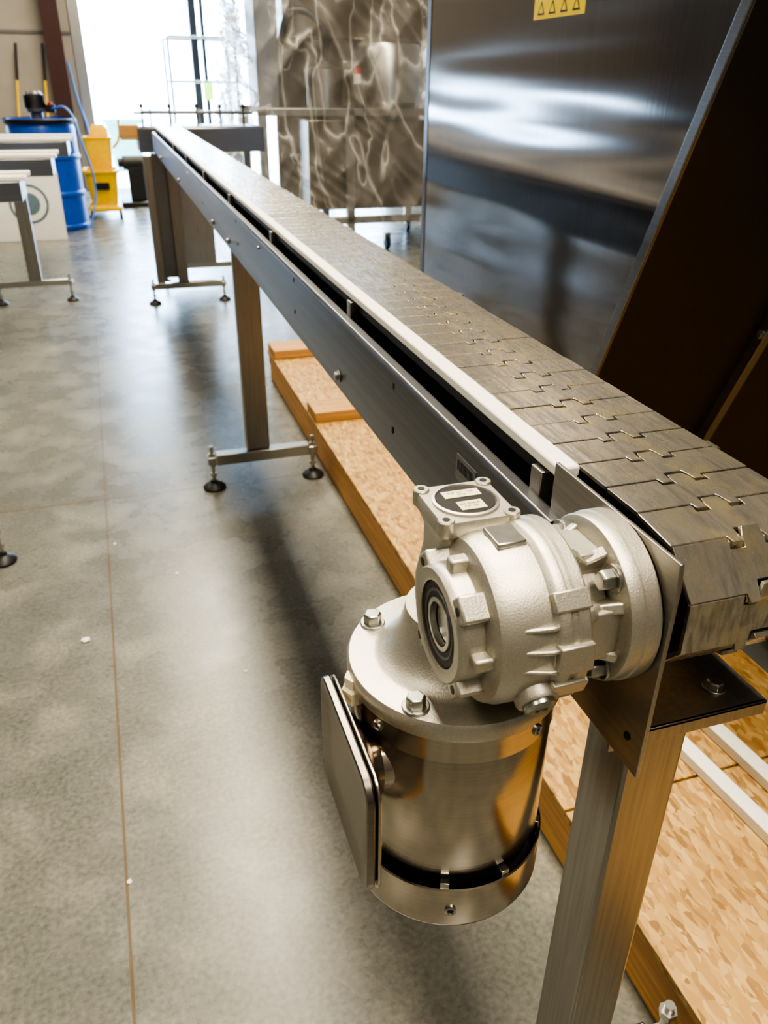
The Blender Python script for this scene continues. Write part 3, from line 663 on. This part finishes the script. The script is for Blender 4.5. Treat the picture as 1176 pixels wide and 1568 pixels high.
tube("wall_air_hose",[(-.26,10.9,1.35),(-.22,10.88,1.0),(-.16,10.86,.7),(-.12,10.84,.3),(-.05,10.7,.01)],.012,'blueblk')
# ------------------------------------------------------------------ outside
sl=empty("scissor_lift")
for i,(x,y) in enumerate(((1.0,12.6),(1.9,12.6),(1.0,13.4),(1.9,13.4))): box("rail_post_%d"%i,x-.02,x+.02,y-.02,y+.02,.45,1.7,'castd',sl,.004)
for z in(1.15,1.68):
    for j,y in enumerate((12.6,13.4)): box("rail_%d_%d"%(int(z*100),j),1.0,1.9,y-.018,y+.018,z,z+.036,'castd',sl,.004)
box("platform",.95,1.95,12.55,13.45,.42,.5,'dark',sl,.01);box("chassis",.98,1.92,12.6,13.4,.12,.32,'hivis',sl,.01)
for i,(x,y) in enumerate(((1.1,12.6),(1.8,12.6),(1.1,13.4),(1.8,13.4))): cyl("wheel_%d"%i,.15,-.05,.05,'black',sl,'Y',(x,y,.13),bevel=.01)
box("mast",1.32,1.42,12.7,12.8,.5,3.6,'dark',sl,.01);box("mast_2",1.47,1.52,12.7,12.8,.5,3.6,'dark',sl,.01)
box("vest_panel",1.42,1.55,12.52,12.55,.95,1.15,'hivis',sl,.01)
tb=empty("teal_bin")
loft("bin_body",[(.32,13.6,.2,.2,.04,-.02),(.32,13.6,.26,.25,.04,.62),(.32,13.6,.30,.28,.04,.63),(.32,13.6,.30,.28,.04,.68),(.32,13.6,.2,.2,.04,.685)],'teal',tb)
db=empty("floor_debris")
for i,(x,y,r) in enumerate(((-.20,1.62,.009),(-.125,.93,.004),(.14,1.4,.004),(.03,1.85,.005),(-.125,2.06,.004))):
    bm=bmesh.new();bmesh.ops.create_icosphere(bm,subdivisions=2,radius=r)
    for v in bm.verts: v.co*=1+.5*noise.noise(v.co*300);v.co.z*=.35
    bmesh.ops.translate(bm,verts=bm.verts,vec=(x,y,r*.33));obj("chip_%d"%i,bm,'offwhite',db)
# ------------------------------------------------------------------ world, daylight
w=bpy.data.worlds.new("World");S.world=w;w.use_nodes=True;nt=w.node_tree
bg=nt.nodes["Background"];bg.inputs[0].default_value=(.50,.73,1,1);bg.inputs[1].default_value=14
sun=bpy.data.lights.new("sun",'SUN');sun.energy=4;sun.angle=.01;so=bpy.data.objects.new("sun",sun);COL.objects.link(so);so.rotation_euler=(math.radians(-35),math.radians(25),0)
# ------------------------------------------------------------------ camera
Zc=-Vector((-26,2234,1208)).normalized();Yc=Vector((-443,-659,1208));Yc=(Yc-Zc*Yc.dot(Zc)).normalized();Xc=Yc.cross(Zc)
cam=bpy.data.cameras.new("camera");co=bpy.data.objects.new("camera",cam);COL.objects.link(co)
cam.sensor_width=36;cam.lens=1208/1568*36;cam.clip_start=.02;cam.clip_end=200
cam.dof.use_dof=True;cam.dof.focus_distance=.62;cam.dof.aperture_fstop=12
rt=(Xc[0],Yc[0],Zc[0]);up=(-Xc[1],-Yc[1],-Zc[1]);bk=(-Xc[2],-Yc[2],-Zc[2])
co.matrix_world=Matrix(((rt[0],up[0],bk[0],0),(rt[1],up[1],bk[1],0),(rt[2],up[2],bk[2],1.15),(0,0,0,1)))
S.camera=co
S.view_settings.view_transform='AgX'
try:S.view_settings.look='AgX - High Contrast'
except Exception:pass
S.view_settings.exposure=.45
